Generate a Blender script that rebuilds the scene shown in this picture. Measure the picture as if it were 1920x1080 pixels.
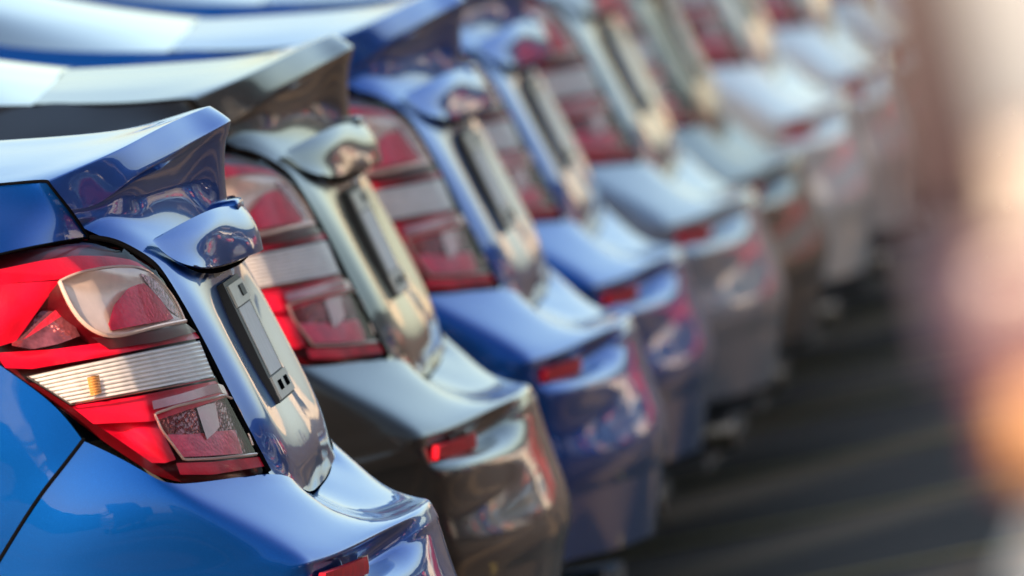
import bpy, bmesh, math, random
import numpy as np
from mathutils import Vector, Matrix

random.seed(7)
for o in list(bpy.data.objects):
    bpy.data.objects.remove(o)
S = bpy.context.scene
COL = S.collection

# ------------------------------------------------------------------ camera
FPX, WPX, HPX = 38400.0, 1920.0, 1080.0          # focal length in photo pixels (long telephoto)
ROLL = math.radians(11)
VX, VY = 1987.0, -1230.0                          # where the row of cars runs to
YAW = math.atan2(VX, FPX)
PITCH = math.atan(-VY / math.hypot(FPX, VX))
FW = np.array([math.cos(PITCH)*math.cos(YAW), math.cos(PITCH)*math.sin(YAW), -math.sin(PITCH)])
R0 = np.array([math.sin(YAW), -math.cos(YAW), 0.0])
U0 = np.cross(R0, FW)
RT = R0*math.cos(ROLL) - U0*math.sin(ROLL)
UP = R0*math.sin(ROLL) + U0*math.cos(ROLL)
def ray(u, v):
    return FW + RT*(u-960)/FPX - UP*(v-540)/FPX
_q = ray(505, 888)
CAM = np.array([0.28, 0.0, 0.72]) - _q*(24.0/_q[0])
def px(u, v, x):
    """side-elevation measurement (u, v) of the nearest car at lateral station x -> metres"""
    r = ray(u, v)
    return CAM + r*((x-CAM[0])/r[0])

cam_d = bpy.data.cameras.new('camera')
cam = bpy.data.objects.new('camera', cam_d)
COL.objects.link(cam)
m = Matrix.Identity(4)
for i in range(3):
    m[i][0] = RT[i]; m[i][1] = UP[i]; m[i][2] = -FW[i]; m[i][3] = CAM[i]
cam.matrix_world = m
cam_d.sensor_width = 36.0
cam_d.lens = 36.0*FPX/WPX
cam_d.clip_start = 0.5
cam_d.clip_end = 2000
cam_d.dof.use_dof = True
cam_d.dof.focus_distance = 24.25
cam_d.dof.aperture_fstop = 9.0
cam_d.dof.aperture_blades = 0
S.camera = cam

# ------------------------------------------------------------------ sky, sun, exposure
SUN_EL, SUN_AZ = math.radians(23), math.radians(160)     # azimuth of the sun, from +X towards +Y
world = bpy.data.worlds.new('World')
S.world = world
world.use_nodes = True
nt = world.node_tree
bg = nt.nodes['Background']
sky = nt.nodes.new('ShaderNodeTexSky')
sky.sky_type = 'NISHITA'
sky.sun_disc = False
sky.sun_elevation = SUN_EL
sky.sun_rotation = math.radians(90) - SUN_AZ
sky.dust_density = 1.6
sky.air_density = 1.0
sky.ozone_density = 1.5
nt.links.new(sky.outputs[0], bg.inputs[0])
bg.inputs[1].default_value = 0.115
sun_d = bpy.data.lights.new('sun', 'SUN')
sun_d.energy = 3.6
sun_d.angle = math.radians(0.5)
sun_d.color = (1.0, 0.82, 0.62)
sun = bpy.data.objects.new('sun', sun_d)
COL.objects.link(sun)
sd = Vector((math.cos(SUN_EL)*math.cos(SUN_AZ), math.cos(SUN_EL)*math.sin(SUN_AZ), math.sin(SUN_EL)))
sun.rotation_euler = sd.to_track_quat('Z', 'Y').to_euler()
sun.location = (0, 0, 30)
S.view_settings.view_transform = 'Standard'
S.view_settings.look = 'None'
S.view_settings.gamma = 1
S.view_settings.use_curve_mapping = False
S.view_settings.exposure = 1.05
S.view_settings.use_white_balance = True            # camera set for warm evening light
S.view_settings.white_balance_temperature = 7200
S.view_settings.white_balance_tint = 9

# ------------------------------------------------------------------ materials
MAT = {}
def new_mat(name):
    mt = bpy.data.materials.new(name)
    mt.use_nodes = True
    MAT[name] = mt
    return mt, mt.node_tree, mt.node_tree.nodes['Principled BSDF']
def simple(name, col, rough=0.5, metal=0.0, coat=0.0, spec=0.5, var=0.12, scale=30, prism=0.0):
    mt, t, b = new_mat(name)
    if prism:                                  # moulded prisms behind a lens
        tp = t.nodes.new('ShaderNodeTexCoord'); vp = t.nodes.new('ShaderNodeTexVoronoi'); vp.inputs['Scale'].default_value = 170
        bp = t.nodes.new('ShaderNodeBump'); bp.inputs['Strength'].default_value = prism; bp.inputs['Distance'].default_value = 0.004
        t.links.new(tp.outputs['Object'], vp.inputs['Vector']); t.links.new(vp.outputs['Distance'], bp.inputs['Height']); t.links.new(bp.outputs[0], b.inputs['Normal'])
    n = t.nodes.new('ShaderNodeTexNoise'); n.inputs['Scale'].default_value = scale
    tc = t.nodes.new('ShaderNodeTexCoord'); t.links.new(tc.outputs['Object'], n.inputs['Vector'])
    r = t.nodes.new('ShaderNodeValToRGB')
    r.color_ramp.elements[0].position = 0.3; r.color_ramp.elements[1].position = 0.7
    r.color_ramp.elements[0].color = tuple(c*(1-var) for c in col)+(1,)
    r.color_ramp.elements[1].color = tuple(min(1, c*(1+var)) for c in col)+(1,)
    t.links.new(n.outputs['Fac'], r.inputs[0]); t.links.new(r.outputs[0], b.inputs['Base Color'])
    b.inputs['Roughness'].default_value = rough
    b.inputs['Metallic'].default_value = metal
    b.inputs['Coat Weight'].default_value = coat
    b.inputs['Coat Roughness'].default_value = 0.03
    b.inputs['Specular IOR Level'].default_value = spec
    return mt
def paint(name, col, metal=0.55, rough=0.38, tint=(1.0, 1.0, 1.0), coat=0.85):
    """metallic car paint: flake speckle under a clear coat with a faint orange peel"""
    mt, t, b = new_mat(name)
    tc = t.nodes.new('ShaderNodeTexCoord')
    vo = t.nodes.new('ShaderNodeTexVoronoi'); vo.inputs['Scale'].default_value = 900
    t.links.new(tc.outputs['Object'], vo.inputs['Vector'])
    mx = t.nodes.new('ShaderNodeMix'); mx.data_type = 'RGBA'
    mx.inputs[6].default_value = tuple(c*0.86 for c in col)+(1,)
    mx.inputs[7].default_value = tuple(min(1, c*1.14) for c in col)+(1,)
    t.links.new(vo.outputs['Distance'], mx.inputs[0])
    t.links.new(mx.outputs[2], b.inputs['Base Color'])
    b.inputs['Metallic'].default_value = metal
    b.inputs['Roughness'].default_value = rough
    b.inputs['Coat Weight'].default_value = coat
    dn_ = t.nodes.new('ShaderNodeTexNoise'); dn_.inputs['Scale'].default_value = 9; dn_.inputs['Detail'].default_value = 8
    t.links.new(tc.outputs['Object'], dn_.inputs['Vector'])
    dr = t.nodes.new('ShaderNodeMapRange'); dr.inputs[1].default_value = 0.45; dr.inputs[2].default_value = 0.75; dr.inputs[3].default_value = 0.01; dr.inputs[4].default_value = 0.07
    t.links.new(dn_.outputs['Fac'], dr.inputs[0]); t.links.new(dr.outputs[0], b.inputs['Coat Roughness'])
    b.inputs['Coat IOR'].default_value = 1.36
    b.inputs['Specular Tint'].default_value = tint+(1,)
    nz = t.nodes.new('ShaderNodeTexNoise'); nz.inputs['Scale'].default_value = 14; nz.inputs['Detail'].default_value = 2
    t.links.new(tc.outputs['Object'], nz.inputs['Vector'])
    bp = t.nodes.new('ShaderNodeBump'); bp.inputs['Strength'].default_value = 0.05; bp.inputs['Distance'].default_value = 0.004
    t.links.new(nz.outputs['Fac'], bp.inputs['Height'])
    t.links.new(bp.outputs[0], b.inputs['Coat Normal'])
    return mt
paint('paint_blue', (0.0, 0.062, 0.30), 0.65, 0.28, (0.04, 0.52, 1.0), 0.75)
paint('paint_graphite', (0.011, 0.012, 0.015), 0.5, 0.3, (1.0, 1.0, 1.0), 0.75)
paint('paint_silver', (0.24, 0.29, 0.38))
paint('paint_black', (0.004, 0.004, 0.005), 0.0, 0.3, (1.0, 1.0, 1.0), 0.35)
paint('paint_white', (0.86, 0.80, 0.75), 0.0)
paint('paint_beige', (0.42, 0.38, 0.34), 0.3)
paint('paint_red', (0.32, 0.015, 0.02), 0.3)
simple('black_plastic', (0.016, 0.016, 0.017), 0.55)
simple('seam_shade_black', (0.004, 0.004, 0.005), 1.0, spec=0.0)
simple('tyre_rubber', (0.02, 0.02, 0.02), 0.85)
simple('alloy', (0.55, 0.55, 0.56), 0.28, 1.0)
simple('chrome', (0.75, 0.74, 0.74), 0.08, 1.0, var=0.04)
simple('steel_dark', (0.25, 0.24, 0.23), 0.35, 1.0)
simple('plate_film', (0.82, 0.79, 0.76), 0.5, var=0.06, scale=60)
simple('plate_grey', (0.5, 0.48, 0.46), 0.4, 0.3, var=0.1, scale=80)
simple('lamp_red', (0.88, 0.005, 0.03), 0.35, 0.0, 0.05, 0.25, var=0.5, scale=16, prism=0.05)
simple('lamp_maroon', (0.10, 0.002, 0.006), 0.3, 0.0, 0.15, var=0.3, scale=25)
simple('lamp_red_reflector', (0.88, 0.03, 0.07), 0.3, 0.3, 0.2, var=0.25, scale=40, prism=0.22)
simple('lamp_pink', (0.48, 0.13, 0.17), 0.2, 0.2, 0.6, var=0.15, scale=40)
simple('lamp_silver', (0.88, 0.66, 0.56), 0.25, 0.3, 0.0, var=0.06, scale=50)
simple('lamp_rib', (0.92, 0.88, 0.86), 0.25, 0.2, 0.0, var=0.06, scale=50)
simple('van_body', (0.26, 0.275, 0.32), 0.35, 0.0, 0.6, var=0.04)
simple('van_tan', (0.32, 0.25, 0.24), 0.4, 0.0, 0.5, var=0.04)
simple('maroon_trim', (0.035, 0.016, 0.024), 0.5)
simple('indigo_trim', (0.035, 0.022, 0.06), 0.5)
simple('suv_lamp', (0.12, 0.045, 0.065), 0.25, 0.0, 0.5)
simple('suv_amber', (0.50, 0.23, 0.085), 0.3, 0.0, 0.4)
simple('lamp_smoke', (0.30, 0.08, 0.10), 0.15, 0.6, 0.4, var=0.5, scale=40, prism=0.2)
simple('amber', (0.58, 0.27, 0.08), 0.2, 0.0, 0.7, var=0.25, scale=60)
simple('bumper_red', (0.70, 0.003, 0.02), 0.45, 0.0, 0.0, 0.2, var=0.15, scale=60)
# clear / red tinted outer lens
def lens_mat(name, tint, ior=1.07):
    mt = bpy.data.materials.new(name); mt.use_nodes = True; MAT[name] = mt
    t = mt.node_tree; t.nodes.clear()
    out = t.nodes.new('ShaderNodeOutputMaterial'); mx = t.nodes.new('ShaderNodeMixShader')
    tr = t.nodes.new('ShaderNodeBsdfTransparent'); tr.inputs[0].default_value = tint+(1,)
    gl = t.nodes.new('ShaderNodeBsdfGlossy'); gl.inputs['Roughness'].default_value = 0.02
    fr = t.nodes.new('ShaderNodeFresnel'); fr.inputs[0].default_value = ior
    t.links.new(fr.outputs[0], mx.inputs[0]); t.links.new(tr.outputs[0], mx.inputs[1]); t.links.new(gl.outputs[0], mx.inputs[2])
    t.links.new(mx.outputs[0], out.inputs[0])
lens_mat('lens_clear', (0.97, 0.94, 0.94))
# tinted car glass
mt, t, b = new_mat('car_glass')
b.inputs['Base Color'].default_value = (0.01, 0.013, 0.016, 1); b.inputs['Roughness'].default_value = 0.02
b.inputs['Coat Weight'].default_value = 1.0; b.inputs['Coat Roughness'].default_value = 0.01
# asphalt
mt, t, b = new_mat('asphalt')
tc = t.nodes.new('ShaderNodeTexCoord')
n1 = t.nodes.new('ShaderNodeTexNoise'); n1.inputs['Scale'].default_value = 90; n1.inputs['Detail'].default_value = 6
n2 = t.nodes.new('ShaderNodeTexNoise'); n2.inputs['Scale'].default_value = 0.7; n2.inputs['Detail'].default_value = 4
for n in (n1, n2): t.links.new(tc.outputs['Object'], n.inputs['Vector'])
r1 = t.nodes.new('ShaderNodeValToRGB')
r1.color_ramp.elements[0].position = 0.3; r1.color_ramp.elements[0].color = (0.030, 0.017, 0.010, 1)
r1.color_ramp.elements[1].position = 0.75; r1.color_ramp.elements[1].color = (0.070, 0.043, 0.026, 1)
mxa = t.nodes.new('ShaderNodeMath'); mxa.operation = 'MULTIPLY_ADD'; mxa.inputs[1].default_value = 0.45
t.links.new(n1.outputs['Fac'], mxa.inputs[0])
mxb = t.nodes.new('ShaderNodeMath'); mxb.operation = 'MULTIPLY'; mxb.inputs[1].default_value = 0.55
t.links.new(n2.outputs['Fac'], mxb.inputs[0]); t.links.new(mxb.outputs[0], mxa.inputs[2])
t.links.new(mxa.outputs[0], r1.inputs[0])
# sunlight streaks between the cars, painted into the asphalt as tan bands
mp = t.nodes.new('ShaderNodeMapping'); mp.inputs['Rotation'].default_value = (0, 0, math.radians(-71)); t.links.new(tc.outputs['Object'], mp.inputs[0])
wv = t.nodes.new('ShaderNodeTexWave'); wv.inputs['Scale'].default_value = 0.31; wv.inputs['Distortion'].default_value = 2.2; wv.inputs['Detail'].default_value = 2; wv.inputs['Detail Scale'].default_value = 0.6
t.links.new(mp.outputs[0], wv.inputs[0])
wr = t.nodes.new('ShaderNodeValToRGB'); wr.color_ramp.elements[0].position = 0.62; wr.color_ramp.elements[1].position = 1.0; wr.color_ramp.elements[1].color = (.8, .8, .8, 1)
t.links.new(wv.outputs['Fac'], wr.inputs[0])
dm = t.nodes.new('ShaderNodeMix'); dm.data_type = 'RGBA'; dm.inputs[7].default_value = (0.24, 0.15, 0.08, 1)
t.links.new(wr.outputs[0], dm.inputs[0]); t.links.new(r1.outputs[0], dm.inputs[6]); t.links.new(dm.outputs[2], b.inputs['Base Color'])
b.inputs['Roughness'].default_value = 0.8
bp = t.nodes.new('ShaderNodeBump'); bp.inputs['Strength'].default_value = 0.5; bp.inputs['Distance'].default_value = 0.01
t.links.new(n1.outputs['Fac'], bp.inputs['Height']); t.links.new(bp.outputs[0], b.inputs['Normal'])
simple('line_paint', (0.42, 0.30, 0.08), 0.75, var=0.3, scale=9)

# ------------------------------------------------------------------ mesh helpers
HALF = 0.9                                # half width of a sedan; x runs 0 (near flank) .. 1.8
ORG = np.array([HALF, 0.0, 0.0])
def P(a):
    """control point: ('m', x, y, z) in metres, or (u, v, x) measured in the side elevation"""
    if a[0] == 'm':
        return np.array(a[1:], float)
    return px(*a)
def nspline(t, Y, tt):
    """natural cubic spline through Y (n, d) at knots t"""
    n = len(t)
    if n == 2:
        w = ((tt-t[0])/(t[1]-t[0]))[:, None]
        return Y[0]*(1-w)+Y[1]*w
    h = np.diff(t)
    A = np.zeros((n, n)); B = np.zeros((n,)+Y.shape[1:])
    A[0, 0] = A[-1, -1] = 1
    for i in range(1, n-1):
        A[i, i-1] = h[i-1]; A[i, i] = 2*(h[i-1]+h[i]); A[i, i+1] = h[i]
        B[i] = 6*((Y[i+1]-Y[i])/h[i]-(Y[i]-Y[i-1])/h[i-1])
    M = np.linalg.solve(A, B)
    k = np.clip(np.searchsorted(t, tt, side='right')-1, 0, n-2)
    a = (t[k+1]-tt)[:, None]; c = (tt-t[k])[:, None]; H = h[k][:, None]
    return (M[k]*a**3+M[k+1]*c**3)/(6*H)+(Y[k]/H-M[k]*H/6)*a+(Y[k+1]/H-M[k+1]*H/6)*c
def knots(pts):
    d = np.sqrt(np.linalg.norm(np.diff(pts, axis=0), axis=1))+1e-5   # centripetal
    return np.concatenate([[0], np.cumsum(d)])
def samples(t, n):
    return np.concatenate([np.linspace(t[i], t[i+1], n, endpoint=False) for i in range(len(t)-1)]+[[t[-1]]])
def curve(pts, n=8):
    p = np.array([P(a) for a in pts]); t = knots(p)
    return nspline(t, p, samples(t, n))
def surf(rows, nu=6, nv=6, mirror=False):
    """spline surface through a control grid; mirror=True continues the rows past the centre line"""
    G = np.array([[P(a) for a in r] for r in rows])
    if mirror:
        Mx = G[:, :-1][:, ::-1].copy(); Mx[..., 0] = 2*HALF-Mx[..., 0]
        G = np.concatenate([G, Mx], axis=1)
    def avgk(A):
        k = np.mean([knots(A[i]) for i in range(A.shape[0])], axis=0); return k
    tu = avgk(G); su = samples(tu, nu)
    G2 = np.array([nspline(tu, r, su) for r in G])
    tv = avgk(np.swapaxes(G, 0, 1)); sv = samples(tv, nv)
    return np.swapaxes(np.array([nspline(tv, G2[:, j], sv) for j in range(G2.shape[1])]), 0, 1)
def lerp_row(a, b, w):
    return [tuple(p*(1-w)+q*w for p, q in zip(i, j)) for i, j in zip(a, b)]
def relax(G, it, r0=0, r1=None):
    """iron small lumps out of a dense grid, borders and rows outside r0..r1 kept"""
    G = G.copy(); r1 = G.shape[0]-1 if r1 is None else r1
    for _ in range(it):
        L = (G[:-2, 1:-1]+G[2:, 1:-1]+G[1:-1, :-2]+G[1:-1, 2:])/4
        N = G.copy(); N[1:-1, 1:-1] = G[1:-1, 1:-1]*.4+L*.6
        G[max(1, r0):r1, 1:-1] = N[max(1, r0):r1, 1:-1]
    return G
class MB:
    def __init__(s): s.v = []; s.f = []
    def add(s, vs, fs):
        o = len(s.v); s.v += [tuple(map(float, p)) for p in vs]; s.f += [tuple(i+o for i in f) for f in fs]; return s
    def grid(s, G, flip=False):
        nr, nc = G.shape[:2]
        fs = []
        for i in range(nr-1):
            for j in range(nc-1):
                q = (i*nc+j, i*nc+j+1, (i+1)*nc+j+1, (i+1)*nc+j)
                fs.append(q[::-1] if flip else q)
        return s.add(G.reshape(-1, 3), fs)
    def tube(s, C, r, n=8):
        C = np.asarray(C, float); m_ = len(C); vs = []; prev = None
        for i in range(m_):
            d = C[min(i+1, m_-1)]-C[max(i-1, 0)]; d = d/(np.linalg.norm(d)+1e-9)
            a = np.cross(d, (0.3, 0.2, 0.93) if prev is None else np.cross(prev, d)); a /= np.linalg.norm(a)+1e-9
            b_ = np.cross(d, a); prev = a
            rr = r[i] if hasattr(r, '__len__') else r
            vs += [C[i]+rr*(math.cos(2*math.pi*k/n)*a+math.sin(2*math.pi*k/n)*b_) for k in range(n)]
        fs = [(i*n+k, i*n+(k+1) % n, (i+1)*n+(k+1) % n, (i+1)*n+k) for i in range(m_-1) for k in range(n)]
        fs += [tuple(range(n))[::-1], tuple((m_-1)*n+k for k in range(n))]
        return s.add(vs, fs)
    def box(s, lo, hi, bev=0.0):
        bm = bmesh.new(); bmesh.ops.create_cube(bm, size=1)
        for v in bm.verts:
            for k in range(3): v.co[k] = lo[k] if v.co[k] < 0 else hi[k]
        if bev:
            bmesh.ops.bevel(bm, geom=bm.edges[:], offset=bev, segments=3, profile=0.5, affect='EDGES')
        bm.verts.index_update()
        s.add([v.co for v in bm.verts], [[v.index for v in f.verts] for f in bm.faces]); bm.free(); return s
    def lathe(s, prof, c, axis=0, n=40):
        """profile [(r, h)] spun about an axis through c"""
        vs = []
        for r_, h in prof:
            for k in range(n):
                a = 2*math.pi*k/n; q = [0, 0, 0]
                q[axis] = h; q[(axis+1) % 3] = r_*math.cos(a); q[(axis+2) % 3] = r_*math.sin(a)
                vs.append((c[0]+q[0], c[1]+q[1], c[2]+q[2]))
        m_ = len(prof)
        return s.add(vs, [(i*n+k, i*n+(k+1) % n, (i+1)*n+(k+1) % n, (i+1)*n+k) for i in range(m_-1) for k in range(n)])
    def mirrored(s):
        o = MB(); o.v = [(2*HALF-x, y, z) for x, y, z in s.v]; o.f = [f[::-1] for f in s.f]; return o
    def build(s, name, mat, parent=None, org=ORG, sharp=40, solid=0.0, weld=True):
        me = bpy.data.meshes.new(name)
        me.from_pydata([(x-org[0], y-org[1], z-org[2]) for x, y, z in s.v], [], s.f)
        bm = bmesh.new(); bm.from_mesh(me)
        if weld: bmesh.ops.remove_doubles(bm, verts=bm.verts[:], dist=0.0004)
        bmesh.ops.recalc_face_normals(bm, faces=bm.faces[:])
        if solid:
            bmesh.ops.solidify(bm, geom=bm.faces[:], thickness=solid)
            bmesh.ops.recalc_face_normals(bm, faces=bm.faces[:])
        for f in bm.faces: f.smooth = True
        for e in bm.edges:
            if len(e.link_faces) == 2 and e.calc_face_angle(0) > math.radians(sharp): e.smooth = False
        bm.to_mesh(me); bm.free()
        me.materials.append(MAT[mat])
        o = bpy.data.objects.new(name, me); COL.objects.link(o)
        if parent is not None: o.parent = parent
        return o
def tag(o, label=None, cat=None, group=None, kind=None):
    if label: o['label'] = label
    if cat: o['category'] = cat
    if group: o['group'] = group
    if kind: o['kind'] = kind
    return o
def empty(name, loc, rz=0):
    o = bpy.data.objects.new(name, None); COL.objects.link(o)
    o.location = loc; o.rotation_euler = (0, 0, rz); o.empty_display_size = 0.2
    return o

# ------------------------------------------------------------------ ground
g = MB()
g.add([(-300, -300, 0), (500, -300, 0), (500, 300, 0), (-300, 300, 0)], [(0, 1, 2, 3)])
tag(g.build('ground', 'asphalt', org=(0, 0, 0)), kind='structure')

# ------------------------------------------------------------------ the sedan (built once, then copied)
proto = empty('parked_sedan', (HALF, 0, 0))
PAINTED = []                                  # parts that take each car's own colour
def part(mb, name, mat, parent=None, painted=False, **k):
    o = mb.build(name, mat, parent or proto, **k)
    if painted: PAINTED.append(o.name)
    return o

# --- boot lid: deck, raised lip, scooped face under it, ridge round the number plate
XS = (.20, .30, .40, .52, .65, .78, .90)
def row(uv, xs=XS): return [(u, v, x) for (u, v), x in zip(uv, xs)]
rowW = row([(-250, 352), (-236, 337), (-222, 323), (-208, 310), (-195, 297), (-184, 285), (-175, 274)], (.19,)+XS[1:])
rowD2 = row([(-120, 351), (-60, 333), (-5, 316), (48, 298), (90, 281), (122, 266), (150, 253)], (.19,)+XS[1:])
rowD1 = row([(0, 346), (72, 323), (134, 301), (188, 278), (232, 257), (270, 241), (305, 227)], (.195,)+XS[1:])
rowK = row([(88, 340), (160, 309), (222, 281), (272, 255), (316, 232), (356, 214), (393, 199)])
rowE = row([(128, 392), (184, 381), (244, 338), (298, 305), (346, 276), (391, 250), (433, 226)], (.23, .31)+XS[2:])
rowC1 = row([(136, 402), (187, 390), (238, 354), (286, 327), (332, 302), (379, 278), (427, 256)], (.24, .315)+XS[2:])
rowC2 = row([(146, 414), (195, 403), (242, 384), (284, 367), (327, 349), (374, 329), (424, 312)], (.25, .32)+XS[2:])
rowF = row([(156, 427), (212, 418), (262, 423), (306, 424), (348, 414), (388, 396), (428, 372)], (.265, .33, .42)+XS[3:])
XR_ = (.31, .36, .42, .54, .66, .78, .90)
rowS = row([(235, 463), (276, 463), (318, 470), (346, 463), (372, 453), (400, 440), (428, 425)], (.295, .35)+XR_[2:])
rowR1 = row([(300, 511), (334, 520), (366, 537), (382, 527), (395, 513), (409, 496), (425, 478)], XR_)
rowR2 = row([(365, 620), (389, 619), (411, 610), (412, 594), (413, 577), (422, 564), (435, 553)], (.33, .37)+XR_[2:])
rowR3 = row([(430, 745), (450, 735), (471, 722), (472, 706), (472, 690), (481, 678), (494, 667)], (.34, .38)+XR_[2:])
rowR4 = row([(465, 815), (487, 808), (511, 801), (517, 789), (523, 775), (535, 762), (548, 751)], (.345, .385)+XR_[2:])
rowR5 = row([(480, 845), (507, 846), (535, 849), (550, 845), (563, 838), (576, 826), (588, 812)], (.35, .40, .46, .55, .66, .78, .9))
rowR6 = row([(495, 872), (522, 884), (549, 892), (563, 889), (575, 882), (587, 871), (598, 858)], (.353, .41, .48, .58, .68, .79, .9))
rowR7 = row([(505, 888), (534, 904), (559, 914), (571, 918), (580, 921), (588, 919), (593, 915)], (.355, .42, .49, .59, .7, .8, .9))
b_ = MB()
rowKm, rowKp = lerp_row(rowK, rowD1, .025), lerp_row(rowK, rowE, .04)
rowEm, rowEp = lerp_row(rowE, rowK, .035), lerp_row(rowE, rowC1, .14)
NV = 6
Gt = surf([rowW, rowD2, rowD1, rowKm, rowKp, rowEm, rowEp, rowC1, rowC2, rowF, rowS, rowR1, rowR2, rowR3, rowR4, rowR5, rowR6, rowR7], 6, NV, True)
Gt = relax(Gt, 30, 10*NV-3); Gt = relax(Gt, 8, 7*NV)
b_.grid(Gt)
part(b_, 'boot_lid', 'paint_blue', painted=True, sharp=60, weld=False)

# --- rear bumper: side, corner, sloping ledge and face, in one shell
t0 = [(155, 826, .022), (230, 862, .026), (285, 893, .03), (305, 902, .036), (345, 907, .07), (505, 889, .355), (560, 915, .52), (582, 925, .7), (590, 925, .9)]
t1 = [(75, 930, .012), (230, 942, .017), (335, 950, .03), (385, 955, .045), (425, 950, .09), (560, 945, .335), (620, 955, .51), (648, 960, .7), (660, 957, .9)]
t2 = [(0, 1048, .01), (230, 1045, .015), (410, 1030, .045), (478, 1013, .07), (515, 1002, .11), (605, 998, .30), (672, 983, .5), (715, 972, .7), (733, 958, .9)]
t3 = [(-60, 1150, .012), (240, 1130, .02), (500, 1085, .07), (565, 1056, .10), (590, 1050, .14), (640, 1036, .26), (715, 1000, .5), (770, 966, .7), (800, 943, .9)]
t3b = [(-70, 1165, .012), (240, 1145, .02), (505, 1097, .07), (572, 1072, .105), (588, 1064, .14), (628, 1050, .26), (690, 1022, .5), (774, 980, .7), (808, 958, .9)]
t4 = [(-85, 1210, .015), (245, 1185, .022), (512, 1130, .075), (583, 1110, .107), (598, 1104, .14), (634, 1090, .26), (697, 1066, .5), (785, 1005, .7), (818, 980, .9)]
t4b = [(-95, 1240, .02), (248, 1220, .025), (515, 1160, .08), (590, 1136, .11), (625, 1122, .14), (684, 1100, .26), (744, 1070, .5), (800, 1040, .7), (832, 1020, .9)]
t5 = [(-110, 1300, .03), (255, 1290, .035), (530, 1240, .09), (604, 1215, .115), (636, 1205, .15), (692, 1180, .27), (768, 1150, .5), (830, 1125, .7), (862, 1105, .9)]
t6 = [(-125, 1370, .045), (265, 1360, .05), (550, 1330, .10), (630, 1300, .12), (665, 1290, .16), (730, 1270, .28), (810, 1245, .5), (865, 1220, .7), (892, 1200, .9)]
t7 = [(-140, 1450, .07), (275, 1440, .08), (560, 1400, .12), (640, 1370, .14), (668, 1362, .18), (725, 1345, .3), (795, 1320, .5), (850, 1298, .7), (876, 1280, .9)]
t8 = [(-145, 1560, .10), (280, 1560, .11), (555, 1540, .14), (630, 1520, .16), (655, 1510, .2), (705, 1495, .32), (775, 1475, .5), (830, 1450, .7), (858, 1435, .9)]
b_ = MB()
t3m, t3p = lerp_row(t3, t2, .10), lerp_row(t3, t3b, .35)
Gb = surf([t0, t1, t2, t3m, t3p, t3b, t4, t4b, t5, t6, t7], 6, 6, True)
Gb = relax(relax(Gb, 10, 1, 16), 10, 36)
b_.grid(Gb)
bump = part(b_, 'rear_bumper', 'paint_blue', painted=True, sharp=60, weld=False)
part(MB().grid(surf([t7, t8], 4, 4, True)), 'rear_diffuser', 'paint_blue', bump, painted=True)
def bumper_lamp(side):
    b_ = MB()
    rows = [[(598, 1074, .14), (634, 1062, .26), (676, 1046, .42)], [(596, 1090, .135), (634, 1077, .26), (679, 1060, .42)], [(596, 1104, .13), (633, 1092, .26), (679, 1074, .42)]]
    b_.grid(surf(rows, 8, 5))
    if side: b_ = b_.mirrored()
    o = part(b_, 'reflector', 'bumper_red', bump, solid=0.008)
    c_ = MB().grid(surf([[(680, 1044, .43), (690, 1040, .47)], [(683, 1073, .43), (693, 1067, .47)]], 4, 4))
    if side: c_ = c_.mirrored()
    part(c_, 'reflector_cap', 'lamp_silver', bump, solid=0.006)
bumper_lamp(0); bumper_lamp(1)
# exhaust
b_ = MB().tube([(0.42, 0.35, .27), (0.42, 0.0, .265), (0.42, -.06, .262)], 0.032, 16)
part(b_, 'exhaust_pipe', 'steel_dark')

# --- handle bar above the number plate
bot = [(285, 452, .36), (319, 482, .385), (368, 500, .45), (434, 492, .67), (492, 469, .9)]
mid = [(286, 451, .365), (324, 468, .41), (376, 478, .50), (438, 464, .70), (486, 442, .9)]
mid2 = [(288, 449, .375), (336, 440, .46), (388, 432, .57), (436, 419, .74), (472, 411, .9)]
top = [(291, 446, .39), (346, 416, .52), (393, 394, .66), (425, 387, .79), (448, 383, .9)]
under = [(289, 455, .37), (322, 484, .395), (364, 501, .46), (418, 493, .68), (458, 475, .9)]
inn = [(302, 462, .39), (332, 486, .42), (367, 500, .49), (398, 492, .70), (420, 478, .9)]
bar = MB().grid(surf([top, mid2, mid, bot], 7, 6, True)).grid(surf([bot, under, inn], 7, 3, True))
part(bar, 'handle_bar', 'paint_blue', painted=True, sharp=30)
# badge / lock cover on the centre line above the bar
c0 = P((432, 380, .9))
b_ = MB().box(c0+np.array([-.06, -.012, -.012]), c0+np.array([.06, .03, .004]), 0.006)
part(b_, 'lock_cover', 'paint_blue', painted=True)

# --- number plate bracket (no plate fitted)
tl, bl = P((398, 541, .675)), P((506, 765, .675))
dn = bl-tl; dn /= np.linalg.norm(dn); out = np.array([0, -dn[2], dn[1]]); out = out if out[1] < 0 else -out
Lp = np.linalg.norm(bl-tl)
def plate_box(a0, a1, x0, x1, d0, d1):
    vs = []
    for d in (d0, d1):
        for a in (a0, a1):
            for x in (x0, x1):
                q = tl+dn*a+out*d; vs.append((x, q[1], q[2]))
    return vs, [(0, 1, 3, 2), (4, 6, 7, 5), (0, 4, 5, 1), (2, 3, 7, 6), (0, 2, 6, 4), (1, 5, 7, 3)]
pb = part(MB().add(*plate_box(0, Lp, .69, .99, -.012, .013)), 'plate_bracket', 'black_plastic')
part(MB().add(*plate_box(.006, .034, .712, .975, .0132, .0160)), 'bracket_tab', 'plate_grey', pb)
part(MB().add(*plate_box(Lp-.032, Lp-.003, .70, .985, .0132, .0160)), 'bracket_tab', 'plate_grey', pb)
part(MB().add(*plate_box(.036, Lp-.034, .735, .955, .0132, .0146)), 'plate_film', 'plate_film', pb)
for xx in (.76, .88):
    part(MB().add(*plate_box(Lp-.024, Lp-.012, xx, xx+.05, .0162, .0175)), 'screw_slot', 'seam_shade_black', pb)
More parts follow.
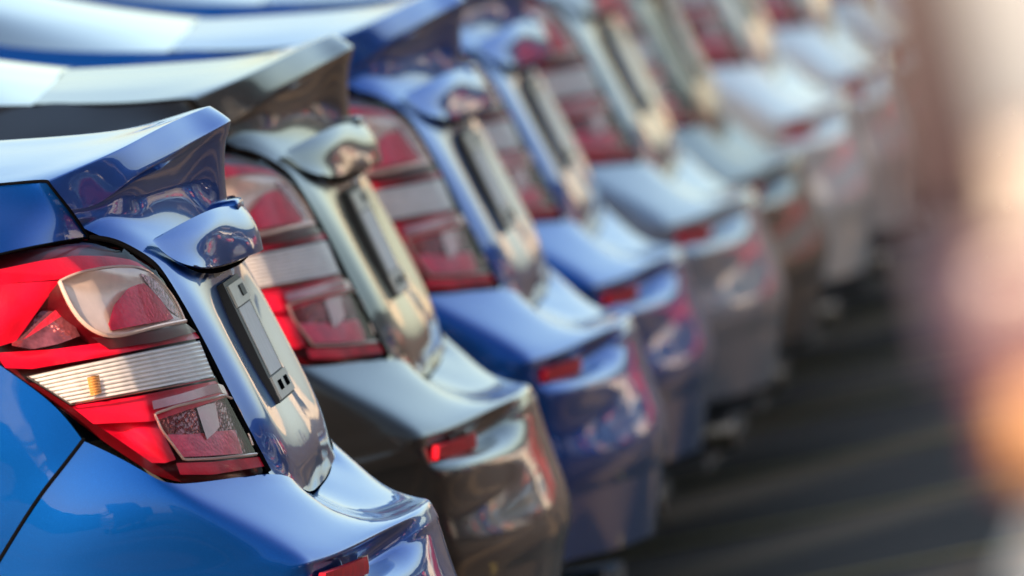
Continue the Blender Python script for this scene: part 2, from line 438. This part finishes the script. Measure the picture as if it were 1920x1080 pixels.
part(MB().add(*plate_box(.012, .026, .86, .93, .0162, .018)), 'clip', 'black_plastic', pb)
part(MB().add(*plate_box(-.026, -.010, .70, 1.10, .0, .014)), 'plate_lamp', 'plate_grey', pb)
hr = MB().grid(surf([[(302, 465, .385), (332, 489, .415), (370, 503, .48), (430, 496, .69), (470, 477, .9)], [(320, 478, .41), (354, 503, .46), (388, 513, .54), (426, 507, .71), (452, 494, .9)]], 6, 4, True))
part(hr, 'handle_shadow', 'seam_shade_black')  # black sheet put in as the bar's shadow on the lid

# --- tail lamps
GU = [(447, 168), (465, 235), (512, 300), (622, 365), (745, 430), (888, 505)]
def xl(u, v):
    vv = [a for a, _ in GU]; ug = np.interp(v, vv, [b for _, b in GU]); xg = np.interp(v, (447, 888), (.28, .355))
    return float(xg*math.exp(-max(ug-u, -20)/150.0))
def LP(u, v, off=0.0):
    return px(u, v, xl(u, v)+off)
def dense(poly, n):
    p = np.array(poly, float); d = np.concatenate([[0], np.cumsum(np.linalg.norm(np.diff(p, axis=0), axis=1))])
    s = np.linspace(0, d[-1], n); return np.stack([np.interp(s, d, p[:, 0]), np.interp(s, d, p[:, 1])], 1)
def smooth2(poly, n):
    p = np.array(poly, float); t = knots(p); q = nspline(t, p, np.linspace(0, t[-1], n*4))
    return dense(q, n)
def lamp_quad(topl, botl, off0=0.0, off1=None, nu=24, nv=10, fn=None, smooth=False):
    f_ = smooth2 if smooth else dense
    A, B = f_(topl, nu), f_(botl, nu)
    off1 = off0 if off1 is None else off1
    G = np.zeros((nv, nu, 3))
    for i in range(nv):
        w = i/(nv-1)
        for j in range(nu):
            u, v = A[j]*(1-w)+B[j]*w
            o = off0*(1-w)+off1*w
            if fn: o += fn(j/(nu-1), w)
            G[i, j] = LP(u, v, o)
    return G
TOPL = [(-160, 522), (-80, 500), (0, 479), (90, 460), (165, 449), (200, 453), (240, 468), (278, 492), (302, 517)]
BOTL = [(-160, 566), (-80, 624), (0, 682), (100, 757), (200, 832), (290, 891), (340, 905), (400, 903), (500, 886)]
def tail_lamp(side):
    mir = (lambda b: b.mirrored()) if side else (lambda b: b)
    G = lamp_quad(TOPL, BOTL, 0.055, nu=40, nv=24)
    rt = part(mir(MB().grid(G)), 'tail_lamp', 'lamp_maroon')
    def sub(name, mat, b, **k): return part(mir(b), name, mat, rt, **k)
    # red upper field, with the clear chamber let into it
    UL = [(112, 527), (150, 511), (240, 499), (285, 513), (318, 548), (335, 575), (347, 602)]
    LL = [(112, 527), (122, 552), (140, 585), (165, 612), (205, 629), (270, 618), (347, 602)]
    ridge = lambda a, k: (lambda s, w: a*math.sin(s*k*math.pi)*math.sin(w*math.pi))
    sub('red_field', 'lamp_red', MB().grid(lamp_quad([(-150, 540), (0, 505), (70, 490), (140, 479), (205, 480), (252, 488), (283, 508)], [(-150, 545), (-60, 545), (30, 530), (112, 524), (150, 508), (240, 496), (285, 511)], .006, .012, 30, 8)))
    sub('red_field', 'lamp_red', MB().grid(lamp_quad([(-150, 545), (0, 533), (112, 526)], [(-150, 560), (-20, 655), (30, 640)], .012, .03, 20, 12, fn=ridge(.006, 2))))
    sub('chamber_wall', 'lamp_maroon', MB().grid(lamp_quad([(112, 527), (122, 552), (140, 585), (165, 612), (205, 629)], [(60, 590), (95, 590), (120, 612), (142, 628), (170, 648)], .0, .04, 16, 6)))
    sub('dark_chamber', 'lamp_smoke', MB().grid(lamp_quad([(22, 640), (60, 600), (98, 562), (116, 560)], [(22, 648), (60, 655), (110, 645), (150, 630)], .035, .02, 16, 8)))
    sub('red_reflector', 'lamp_red_reflector', MB().grid(lamp_quad([(40, 640), (75, 605), (105, 580)], [(44, 650), (80, 648), (140, 628)], .028, .03, 12, 6)))
    # clear chamber: silvered bowl with a red bulb shield, chrome bezel
    bowl = lambda s, w: .016*math.sin(s*math.pi)**.6*math.sin(w*math.pi)**.7
    sub('reflector_bowl', 'lamp_silver', MB().grid(lamp_quad(UL, LL, .004, .004, 26, 16, fn=bowl)))
    sub('bulb_shield', 'lamp_red_reflector', MB().grid(lamp_quad([(203, 608), (214, 572), (240, 540), (268, 530), (292, 548)], [(208, 620), (238, 614), (270, 608), (300, 603), (326, 597)], .012, .006, 16, 10, fn=lambda s, w: -.012*math.sin(s*math.pi))))
    sub('chamber_shade', 'lamp_smoke', MB().grid(lamp_quad([(262, 512), (286, 520), (316, 552), (336, 584)], [(286, 545), (298, 558), (314, 578), (336, 596)], .006, .009, 14, 6)))
    bez = smooth2(UL, 30); bez2 = smooth2(LL, 40)
    sub('chrome_bezel', 'lamp_silver', MB().tube([LP(u, v, -.001) for u, v in bez2], .0028, 8).tube([LP(u, v, .001) for u, v in bez], .0016, 6))
    # band between chamber and ribs
    sub('red_band', 'lamp_red', MB().grid(lamp_quad([(-10, 662), (100, 655), (205, 640), (300, 622), (366, 612)], [(10, 690), (60, 692), (200, 668), (300, 648), (374, 634)], .022, .008, 30, 8, fn=ridge(.008, 3))))
    sub('maroon_band', 'lamp_maroon', MB().grid(lamp_quad([(170, 632), (205, 634), (270, 624), (350, 607)], [(205, 655), (250, 648), (300, 640), (368, 622)], .003, .006, 20, 5)))
    # ribbed clear band
    A = [(50, 706), (130, 688), (250, 663), (374, 638)]; B = [(132, 758), (200, 746), (300, 728), (402, 708)]
    rib = lambda s, w: .009*(1-abs(math.sin(w*math.pi*9)))**2
    sub('ribbed_lens', 'lamp_rib', MB().grid(lamp_quad(A, B, .008, .008, 60, 81, fn=lambda s, w: rib(s, w)+.0005*math.sin(s*70+w*9)+.0025*(0.5+0.5*math.sin(s*9)))), weld=False)
    sub('amber_bulb', 'amber', MB().grid(lamp_quad([(163, 708), (175, 704), (186, 703)], [(170, 742), (181, 740), (191, 736)], .003, .003, 10, 41, fn=lambda s, w: -.006*math.sin(s*math.pi)+.002*abs(math.sin(w*math.pi*7)))))
    sub('band_trim', 'chrome', MB().tube([LP(u, v, .003) for u, v in dense(B, 30)], .0014, 6).tube([LP(u, v, .003) for u, v in dense([(50, 706), (90, 731), (132, 758)], 14)], .0016, 6))
    # lower red field and clear box
    sub('red_field', 'lamp_red', MB().grid(lamp_quad([(134, 762), (250, 744), (404, 714)], [(175, 795), (288, 790), (432, 742)], .018, .004, 26, 8, fn=ridge(.006, 2))))
    sub('pink_highlight', 'lamp_pink', MB().grid(lamp_quad([(285, 752), (340, 738), (405, 718), (418, 722)], [(288, 768), (345, 754), (412, 735), (432, 742)], .0025, .0025, 16, 5)))  # highlight along the lower red field, put in as pink colour
    sub('red_field', 'lamp_red', MB().grid(lamp_quad([(150, 775), (220, 775), (290, 778)], [(285, 868), (310, 868), (330, 862)], .026, .008, 18, 14, fn=ridge(.008, 2))))
    BU = [(288, 776), (330, 762), (420, 741), (434, 747)]; BL = [(288, 776), (302, 805), (345, 863), (482, 851)]
    sub('box_back', 'lamp_smoke', MB().grid(lamp_quad([(290, 778), (335, 764), (420, 743), (434, 748)], [(310, 812), (345, 860), (400, 857), (480, 849)], .02, .03, 20, 12)))
    sub('box_reflector', 'lamp_red_reflector', MB().grid(lamp_quad([(312, 815), (360, 812), (440, 805)], [(340, 857), (390, 855), (455, 850)], .026, .012, 16, 8)))
    sub('box_panel', 'lamp_pink', MB().grid(lamp_quad([(368, 762), (392, 757), (404, 756)], [(388, 824), (402, 812), (412, 800)], .018, .018, 8, 8)))
    sub('box_bezel', 'lamp_silver', MB().tube([LP(u, v, .0) for u, v in dense([(434, 747), (420, 741), (330, 762), (290, 776), (303, 806), (345, 862), (400, 860), (481, 851)], 60)], .0017, 6).tube([LP(u, v, .001) for u, v in dense([(436, 748), (452, 775), (474, 835)], 14)], .0013, 6))
    sub('lower_band', 'lamp_red', MB().grid(lamp_quad([(330, 868), (400, 866), (490, 856)], [(338, 890), (400, 890), (497, 874)], .004, .003, 20, 4)))
    # clear outer lens over everything
    sub('outer_lens', 'lens_clear', MB().grid(lamp_quad(TOPL, BOTL, -.0065, nu=40, nv=24, fn=lambda s, w: .0065*(max(0, abs(2*s-1)-.9)*10)**2+.0065*(max(0, abs(2*w-1)-.9)*10)**2)))
tail_lamp(0); tail_lamp(1)

# --- body: quarter panels, flanks, roof, bonnet
def profile(y):
    """flank section at station y: list of (x, z) from sill to belt"""
    return [(.10, .20), (.055, .30), (.015, .48), (.0, .66), (.008, .80), (.03, .93), (.10, 1.02), (.185, 1.085)]
YF = [.62, .95, 1.4, 2.0, 2.7, 3.3]
def wheel_arch(b, yc, r):
    pass
for side in (0, 1):
    mir = (lambda b: b.mirrored()) if side else (lambda b: b)
    b_ = MB()
    # shoulder above the lamp
    up = [[(88, 340, .20), (0, 346, .195), (-120, 351, .19), (-250, 352, .19), ('m', .19, .62, 1.10)],
          [(118, 378, .22), (0, 388, .15), (-120, 400, .125), (-250, 405, .115), ('m', .115, .62, 1.05)],
          [(146, 415, .25), (0, 432, .095), (-120, 455, .06), (-250, 468, .045), ('m', .045, .62, .99)],
          [(166, 447, .275), (0, 478, .054), (-120, 510, .02), (-250, 540, .012), ('m', .014, .62, .93)]]
    b_.grid(surf(up, 6, 5))
    lo = [[(155, 826, .022), (100, 760, .020), (0, 685, .017), (-120, 596, .014), (-250, 540, .012), ('m', .014, .62, .93)],
          [(115, 878, .016), (50, 850, .013), (-50, 800, .010), (-150, 740, .008), (-280, 690, .006), ('m', .006, .62, .84)],
          [(75, 930, .012), (0, 920, .010), (-90, 890, .008), (-190, 860, .006), (-300, 850, .004), ('m', .0, .62, .74)],
          [(0, 1048, .010), (-70, 1040, .008), (-150, 1030, .006), (-230, 1020, .004), (-320, 1010, .002), ('m', .0, .62, .64)],
          [(-60, 1150, .012), (-120, 1150, .012), (-190, 1150, .01), (-260, 1150, .008), (-330, 1150, .006), ('m', .008, .62, .53)]]
    b_.grid(surf(lo, 5, 6))
    part(mir(b_), 'quarter_panel', 'paint_blue', painted=True)
    # flank, doors area, front wing, with arches cut as polygons
    b_ = MB()
    ys = np.linspace(.62, 4.25, 60)
    zs = [.20, .30, .42, .53, .64, .74, .84, .93, .99, 1.05, 1.10]
    xs = [.10, .055, .02, .008, .0, .0, .006, .014, .045, .115, .19]
    G = np.zeros((len(zs), len(ys), 3))
    for j, y in enumerate(ys):
        f_ = max(0, (y-3.2)/1.05); drop = 0.22*f_**1.5; tuck = .16*f_**2.2
        for i, (z, x) in enumerate(zip(zs, xs)):
            hz = z-(drop*max(0, (z-.5)/.6))
            zz = hz
            for yc in (.78, 3.45):
                if abs(y-yc) < .36: zz = max(zz, .33+math.sqrt(.36**2-(y-yc)**2)) if z < .72 else zz
            G[i, j] = (x+tuck, y, zz)
    b_.grid(G)
    fl = part(mir(b_), 'flank', 'paint_blue', painted=True, weld=False)
    # seams
    for pts, r_ in (([(158, 822, .0225), (115, 878, .0155), (75, 930, .0115), (0, 1048, .0095), (-60, 1150, .011)], .0024),
                    ([(-250, 352, .188), (-120, 351, .188), (0, 346, .193), (88, 340, .198), (91, 343, .198), (128, 390, .227), (165, 444, .272)], .0019),
                    ([(166, 445, .273), (205, 450, .284), (244, 466, .294), (282, 490, .30), (305, 516, .309), (367, 620, .33), (431, 745, .34), (504, 884, .354)], .0034),
                    ([(-160, 522, .013), (-80, 499, .024), (0, 477, .052), (90, 458, .118), (163, 446, .268)], .0018)):
        part(mir(MB().tube(curve(pts, 8), r_, 8)), 'panel_seam', 'seam_shade_black')
    # side glass and pillars
    belt = [('m', .19, .80, 1.10), ('m', .185, 1.6, 1.10), ('m', .185, 2.4, 1.09), ('m', .20, 3.05, 1.06)]
    roofe = [('m', .40, 1.15, 1.40), ('m', .385, 1.6, 1.455), ('m', .385, 2.1, 1.45), ('m', .40, 2.45, 1.38)]
    part(mir(MB().grid(surf([belt, roofe], 8, 6))), 'side_window', 'car_glass')
    cp = MB().grid(surf([[('m', .19, .62, 1.10), ('m', .19, .80, 1.10)], [('m', .30, .78, 1.25), ('m', .30, .98, 1.25)], [('m', .42, 1.06, 1.405), ('m', .40, 1.15, 1.40)]], 5, 6))
    cp.grid(surf([[(-250, 352, .19), ('m', .19, .62, 1.10)], [('m', .30, .665, 1.205), ('m', .28, .72, 1.215)], [('m', .43, 1.0, 1.395), ('m', .42, 1.06, 1.405)]], 5, 6))
    part(mir(cp), 'rear_pillar', 'paint_blue', painted=True)
    ap = MB().tube([(.20, 3.05, 1.06), (.31, 2.72, 1.24), (.40, 2.45, 1.38)], .035, 8)
    part(mir(ap), 'front_pillar', 'paint_blue', painted=True)
    mr = MB().box((-.11, 2.72, 1.06), (.07, 2.86, 1.19), .03)
    part(mir(mr), 'door_mirror', 'paint_blue', painted=True)
    for yc in (.78, 3.45):
        w_ = MB().lathe([(.20, .03), (.29, .02), (.315, .045), (.318, .10), (.318, .18), (.31, .225), (.28, .245), (.20, .24)], (0, yc, .318), 0, 40)
        wo = part(mir(w_), 'wheel', 'tyre_rubber')
        r_ = MB().lathe([(.205, .235), (.21, .05), (.195, .045), (.19, .09), (.02, .075), (.0, .075)], (0, yc, .318), 0, 40)
        for k in range(5):
            a = 2*math.pi*k/5
            r_.tube([(.065, yc+.03*math.cos(a), .318+.03*math.sin(a)), (.055, yc+.195*math.cos(a), .318+.195*math.sin(a))], [.035, .022], 8)
        part(mir(r_), 'rim', 'alloy', wo)
# rear window, roof, windscreen, bonnet, nose
rw5 = [rowW[0], rowW[1], rowW[3], rowW[4], rowW[6]]
rw = [rw5, [('m', .30, .665, 1.205), ('m', .40, .655, 1.225), ('m', .52, .645, 1.24), ('m', .70, .64, 1.25), ('m', .9, .635, 1.255)],
      [('m', .43, 1.0, 1.395), ('m', .50, .99, 1.415), ('m', .60, .985, 1.43), ('m', .74, .98, 1.44), ('m', .9, .98, 1.445)]]
part(MB().grid(surf(rw, 6, 8, True)), 'rear_window', 'car_glass')
rf = [rw[2], [('m', .40, 1.3, 1.44), ('m', .50, 1.3, 1.465), ('m', .60, 1.3, 1.48), ('m', .74, 1.3, 1.49), ('m', .9, 1.3, 1.495)],
      [('m', .385, 1.8, 1.455), ('m', .50, 1.8, 1.48), ('m', .60, 1.8, 1.495), ('m', .74, 1.8, 1.505), ('m', .9, 1.8, 1.51)],
      [('m', .40, 2.45, 1.38), ('m', .50, 2.43, 1.41), ('m', .60, 2.42, 1.425), ('m', .74, 2.41, 1.435), ('m', .9, 2.40, 1.44)]]
part(MB().grid(surf(rf, 5, 6, True)), 'roof', 'paint_blue', painted=True)
ws = [rf[3], [('m', .20, 3.05, 1.06), ('m', .35, 3.12, 1.06), ('m', .5, 3.17, 1.06), ('m', .7, 3.2, 1.06), ('m', .9, 3.21, 1.06)]]
part(MB().grid(surf(ws, 6, 6, True)), 'windscreen', 'car_glass')
bn = [ws[1], [('m', .23, 3.6, 1.0), ('m', .35, 3.62, 1.02), ('m', .5, 3.63, 1.03), ('m', .7, 3.64, 1.035), ('m', .9, 3.64, 1.04)],
      [('m', .35, 4.25, .88), ('m', .45, 4.3, .89), ('m', .55, 4.34, .90), ('m', .7, 4.37, .90), ('m', .9, 4.38, .90)]]
part(MB().grid(surf(bn, 5, 6, True)), 'bonnet', 'paint_blue', painted=True)
ns = [bn[2], [('m', .22, 4.25, .70), ('m', .38, 4.38, .70), ('m', .5, 4.43, .70), ('m', .7, 4.46, .70), ('m', .9, 4.47, .70)],
      [('m', .24, 4.25, .45), ('m', .38, 4.40, .45), ('m', .5, 4.45, .45), ('m', .7, 4.48, .45), ('m', .9, 4.49, .45)],
      [('m', .30, 4.22, .20), ('m', .40, 4.34, .20), ('m', .5, 4.38, .20), ('m', .7, 4.41, .20), ('m', .9, 4.42, .20)]]
part(MB().grid(surf(ns, 5, 5, True)), 'front_bumper', 'paint_blue', painted=True)
part(MB().box((.10, -.02, .215), (1.70, 4.2, .24)), 'underbody', 'black_plastic')
part(MB().box((.20, .10, .30), (1.60, .40, .80)), 'boot_floor', 'black_plastic')

# ------------------------------------------------------------------ the row of cars
def copy_tree(o, parent=None):
    c = o.copy(); COL.objects.link(c); c.parent = parent
    for ch in list(o.children): copy_tree(ch, c)
    return c
def respray(root, mat):
    for ch in [root]+list(root.children_recursive):
        if ch.type == 'MESH' and ch.data.materials and ch.data.materials[0] == MAT['paint_blue']:
            sl = ch.material_slots[0]; sl.link = 'OBJECT'; sl.material = MAT[mat]
GRP = 'sedans parked side by side in one row'
tag(proto, 'sharp blue sedan nearest the camera, tail lamp filling the left edge', 'car', GRP)
ROW = [  # x along the row, y offset, paint, label, size
    (3.10, 0.015, 'paint_graphite', 'dark graphite sedan right behind the nearest blue one', 1.0),
    (5.10, -0.045, 'paint_blue', 'blue sedan directly beyond the dark graphite sedan', 1.0),
    (7.75, -0.02, 'paint_blue', 'blue sedan between another blue sedan and the silver one', 1.0),
    (9.65, -0.075, 'paint_silver', 'blurred silver sedan between blue sedan and black sedan', 1.02),
    (11.75, -0.085, 'paint_black', 'blurred black sedan just before the white sedans', 1.0),
    (13.95, -0.117, 'paint_white', 'blurred white sedan beside the black sedan', 1.05),
    (16.2, -0.162, 'paint_white', 'blurred white sedan with a white sedan on its near side', 1.05),
    (18.6, -0.19, 'paint_beige', 'beige sedan far down the row after the white sedans', 1.03),
    (21.0, -0.2, 'paint_silver', 'silver sedan far down the row, last but one', 1.0),
    (23.5, -0.2, 'paint_graphite', 'dark sedan at the far end of the row', 1.0),
]
for (x, y, mt_, lab, sc) in ROW:
    c = copy_tree(proto)
    c.location = (HALF+x, y, 0); c.scale = (1.0, 1.0+(sc-1)*.5, sc); c.rotation_euler = (0, 0, math.radians(random.uniform(-.5, .5)))
    tag(c, lab, 'car', GRP)
    respray(c, mt_)

# ------------------------------------------------------------------ parking bay lines
for i, x in enumerate((2.45, 4.95, 7.45, 9.95, 12.2, 14.4, 16.6, 18.7, 21.1)):
    b_ = MB().add([(x-.05, -.75, .004), (x+.05, -.75, .004), (x+.05, 4.7, .004), (x-.05, 4.7, .004)], [(0, 1, 2, 3)])
    o = b_.build('bay_line', 'line_paint', org=(0, 0, 0))
    tag(o, kind='structure')

# ------------------------------------------------------------------ pale van close to the camera, standing in the aisle
XR, YL, WD = -14.2, -1.283, 1.84           # rear plane, left flank, width
so = np.array([XR, YL-WD/2, 0])
suv = empty('parked_van', tuple(so))
tag(suv, 'pale blurred vehicle corner in the right foreground with amber lamp', 'car')
def spart(mb, name, mat, parent=None, **k): return mb.build(name, mat, parent or suv, org=so, **k)
spart(MB().box((XR+.0, YL-WD-.012, .34), (XR+4.5, YL+.012, 1.192), .05), 'lower_body', 'van_body')
spart(MB().box((XR+.03, YL-WD+.01, 1.18), (XR+3.4, YL-.006, 1.376), .02), 'shoulder', 'van_tan')
spart(MB().box((XR+.034, YL-WD+.012, 1.37), (XR+3.4, YL-.008, 1.50), .004), 'upper_panel', 'van_body')
cab = MB()
def ring(z, x0, x1, ins):
    return [(XR+x0, YL-ins, z), (XR+x1, YL-ins, z), (XR+x1, YL-WD+ins, z), (XR+x0, YL-WD+ins, z)]
R_ = [ring(1.48, .05, 3.3, .02), ring(1.75, .12, 2.85, .06), ring(1.94, .2, 2.4, .12), ring(1.99, .32, 2.3, .22)]
for a, b2 in zip(R_[:-1], R_[1:]):
    cab.add(a+b2, [(0, 1, 5, 4), (1, 2, 6, 5), (2, 3, 7, 6), (3, 0, 4, 7)])
cab.add(R_[-1], [(0, 1, 2, 3)])
spart(cab, 'cabin', 'van_body', weld=False)
for s_ in (0, 1):
    yy = (lambda y: y) if not s_ else (lambda y: 2*YL-WD-y)
    def q(mb):
        mb.v = [(x, yy(y), z) for x, y, z in mb.v]
        if s_: mb.f = [f[::-1] for f in mb.f]
        return mb
    sw = MB().add([(XR+.30, YL-.024, 1.52), (XR+3.0, YL-.024, 1.52), (XR+2.7, YL-.06, 1.76), (XR+.36, YL-.06, 1.76)], [(0, 1, 2, 3)])
    spart(q(sw), 'side_window', 'car_glass', solid=.008)
    lamp = spart(q(MB().box((XR-.010, YL-.15, 1.205), (XR+.20, YL+.006, 1.322), .015)), 'tail_lamp', 'suv_lamp')
    spart(q(MB().box((XR-.016, YL-.13, 1.211), (XR+.10, YL-.004, 1.256), .010)), 'indicator', 'suv_amber', lamp)
    spart(q(MB().box((XR+.02, YL-.018, 1.335), (XR+.16, YL+.027, 1.50), .006)), 'pillar_trim', 'maroon_trim')
    spart(q(MB().box((XR+.0, YL+.001, 1.264), (XR+.16, YL+.022, 1.33), .004)), 'lamp_surround', 'indigo_trim')
    for xx in (.85, 3.55):
        w_ = MB().lathe([(.20, -.03), (.30, -.02), (.335, -.045), (.34, -.10), (.34, -.2), (.3, -.24), (.2, -.24)], (XR+xx, YL+.02, .34), 1, 36)
        wo = spart(q(w_), 'wheel', 'tyre_rubber')
        spart(q(MB().lathe([(.21, -.2), (.212, -.05), (.19, -.05), (.18, -.09), (.0, -.07)], (XR+xx, YL+.02, .34), 1, 36)), 'rim', 'alloy', wo)
spart(MB().box((XR-.09, YL-WD-.015, .40), (XR+.20, YL+.018, .78), .06), 'rear_bumper', 'black_plastic')
spart(MB().add([(XR+.045, YL-.20, 1.53), (XR+.045, YL-WD+.20, 1.53), (XR+.13, YL-WD+.22, 1.84), (XR+.13, YL-.22, 1.84)], [(0, 1, 2, 3)]), 'rear_window', 'car_glass', solid=.01)

# ------------------------------------------------------------------ opposite row across the aisle and unseen sheds added behind it (seen mirrored in the paintwork)
OPP = [(-1.5, 'paint_silver', 'silver sedan across the aisle, opposite the nearest blue sedan'), (1.0, 'paint_white', 'white sedan across the aisle between silver and graphite sedans'), (3.6, 'paint_graphite', 'graphite sedan across the aisle'), (6.3, 'paint_red', 'red sedan across the aisle beside the graphite one'),
       (8.9, 'paint_white', 'white sedan across the aisle beside the red one'), (11.4, 'paint_black', 'black sedan across the aisle'), (14.5, 'paint_silver', 'silver sedan across the aisle beyond the black one'), (17.2, 'paint_blue', 'blue sedan across the aisle'),
       (20.0, 'paint_beige', 'beige sedan across the aisle'), (23.5, 'paint_graphite', 'graphite sedan across the aisle beyond the beige one'), (27.0, 'paint_white', 'white sedan across the aisle beyond the beige and graphite ones'), (38.0, 'paint_red', 'red sedan at the far end of the aisle')]
for (x, mt_, lab) in OPP:
    c = copy_tree(proto); c.location = (HALF+x, -7.2, 0); c.rotation_euler = (0, 0, math.pi)
    tag(c, lab, 'car', 'sedans across the aisle'); respray(c, mt_)
# unseen shed added to darken paint reflections, its pale posts giving them streaks
simple('reflection_cladding_dark', (0.02, 0.018, 0.026), 0.6, var=0.25, scale=0.6)
simple('post_grey', (0.20, 0.18, 0.19), 0.6)
def shed(name, label, x0, x1, y0, y1, h, face, step):
    """unseen hall added for reflections; face = 'y' (front looks to +Y) or 'x' (front looks to +X)"""
    o_ = np.array([(x0+x1)/2, (y0+y1)/2, 0]); e = empty(name, tuple(o_))
    MB().box((x0, y0, 0), (x1, y1, h), .05).build('reflection_wall', 'reflection_cladding_dark', e, org=o_)
    MB().box((x0-.3, y0-.3, h), (x1+.3, y1+.3, h+.35), .05).build('roof', 'black_plastic', e, org=o_)  # roof of the unseen shed added for reflections
    a0, a1 = (x0, x1) if face == 'y' else (y0, y1)
    n = int((a1-a0)/step); pm = None
    for i in range(n+1):
        p = a0+i*step
        if face == 'y': lo, hi = (p-.2, y1+.002, 0), (p+.2, y1+.18, h-.1)
        else: lo, hi = (x1+.002, p-.2, 0), (x1+.18, p+.2, h-.1)
        if pm is None:
            q0 = lo; o = MB().box(lo, hi, .02).build('post', 'post_grey', e, org=o_); pm = o
        else:
            c = pm.copy(); COL.objects.link(c); c.parent = e
            c.location = (lo[0]-q0[0], lo[1]-q0[1], 0)
    tag(e, label, 'added building')
shed('reflection_shed', 'unseen long dark shed added across the aisle for paint reflections', -30, 150, -30, -17, 3.4, 'y', 6.0)
shed('reflection_shed', 'unseen low dark shed added behind the camera for flank reflections', -92, -80, -30, 60, 5.0, 'x', 7.5)  # added out of view so the near flank mirrors something dark
simple('reflection_wall_beige', (0.50, 0.42, 0.33), 0.8, var=0.1, scale=0.3)
hall = empty('reflection_hall', (190, 20, 0)); ho = np.array([190, 20, 0])  # unseen hall added to give decks and rims a cream reflection
MB().box((185, -14, 0), (205, 90, 6.5), .05).build('reflection_wall', 'reflection_wall_beige', hall, org=ho)
MB().box((184.4, -14.6, 6.5), (205.6, 90.6, 7.1), .05).build('roof', 'post_grey', hall, org=ho)  # roof of the unseen hall added for reflections
for i in range(12):
    MB().box((184.9, -8+i*8, 1.0), (185.06, -3+i*8, 4.0), .02).build('reflection_window', 'car_glass', hall, org=ho)
tag(hall, 'unseen low beige hall added beyond the row for cream reflections', 'added building')
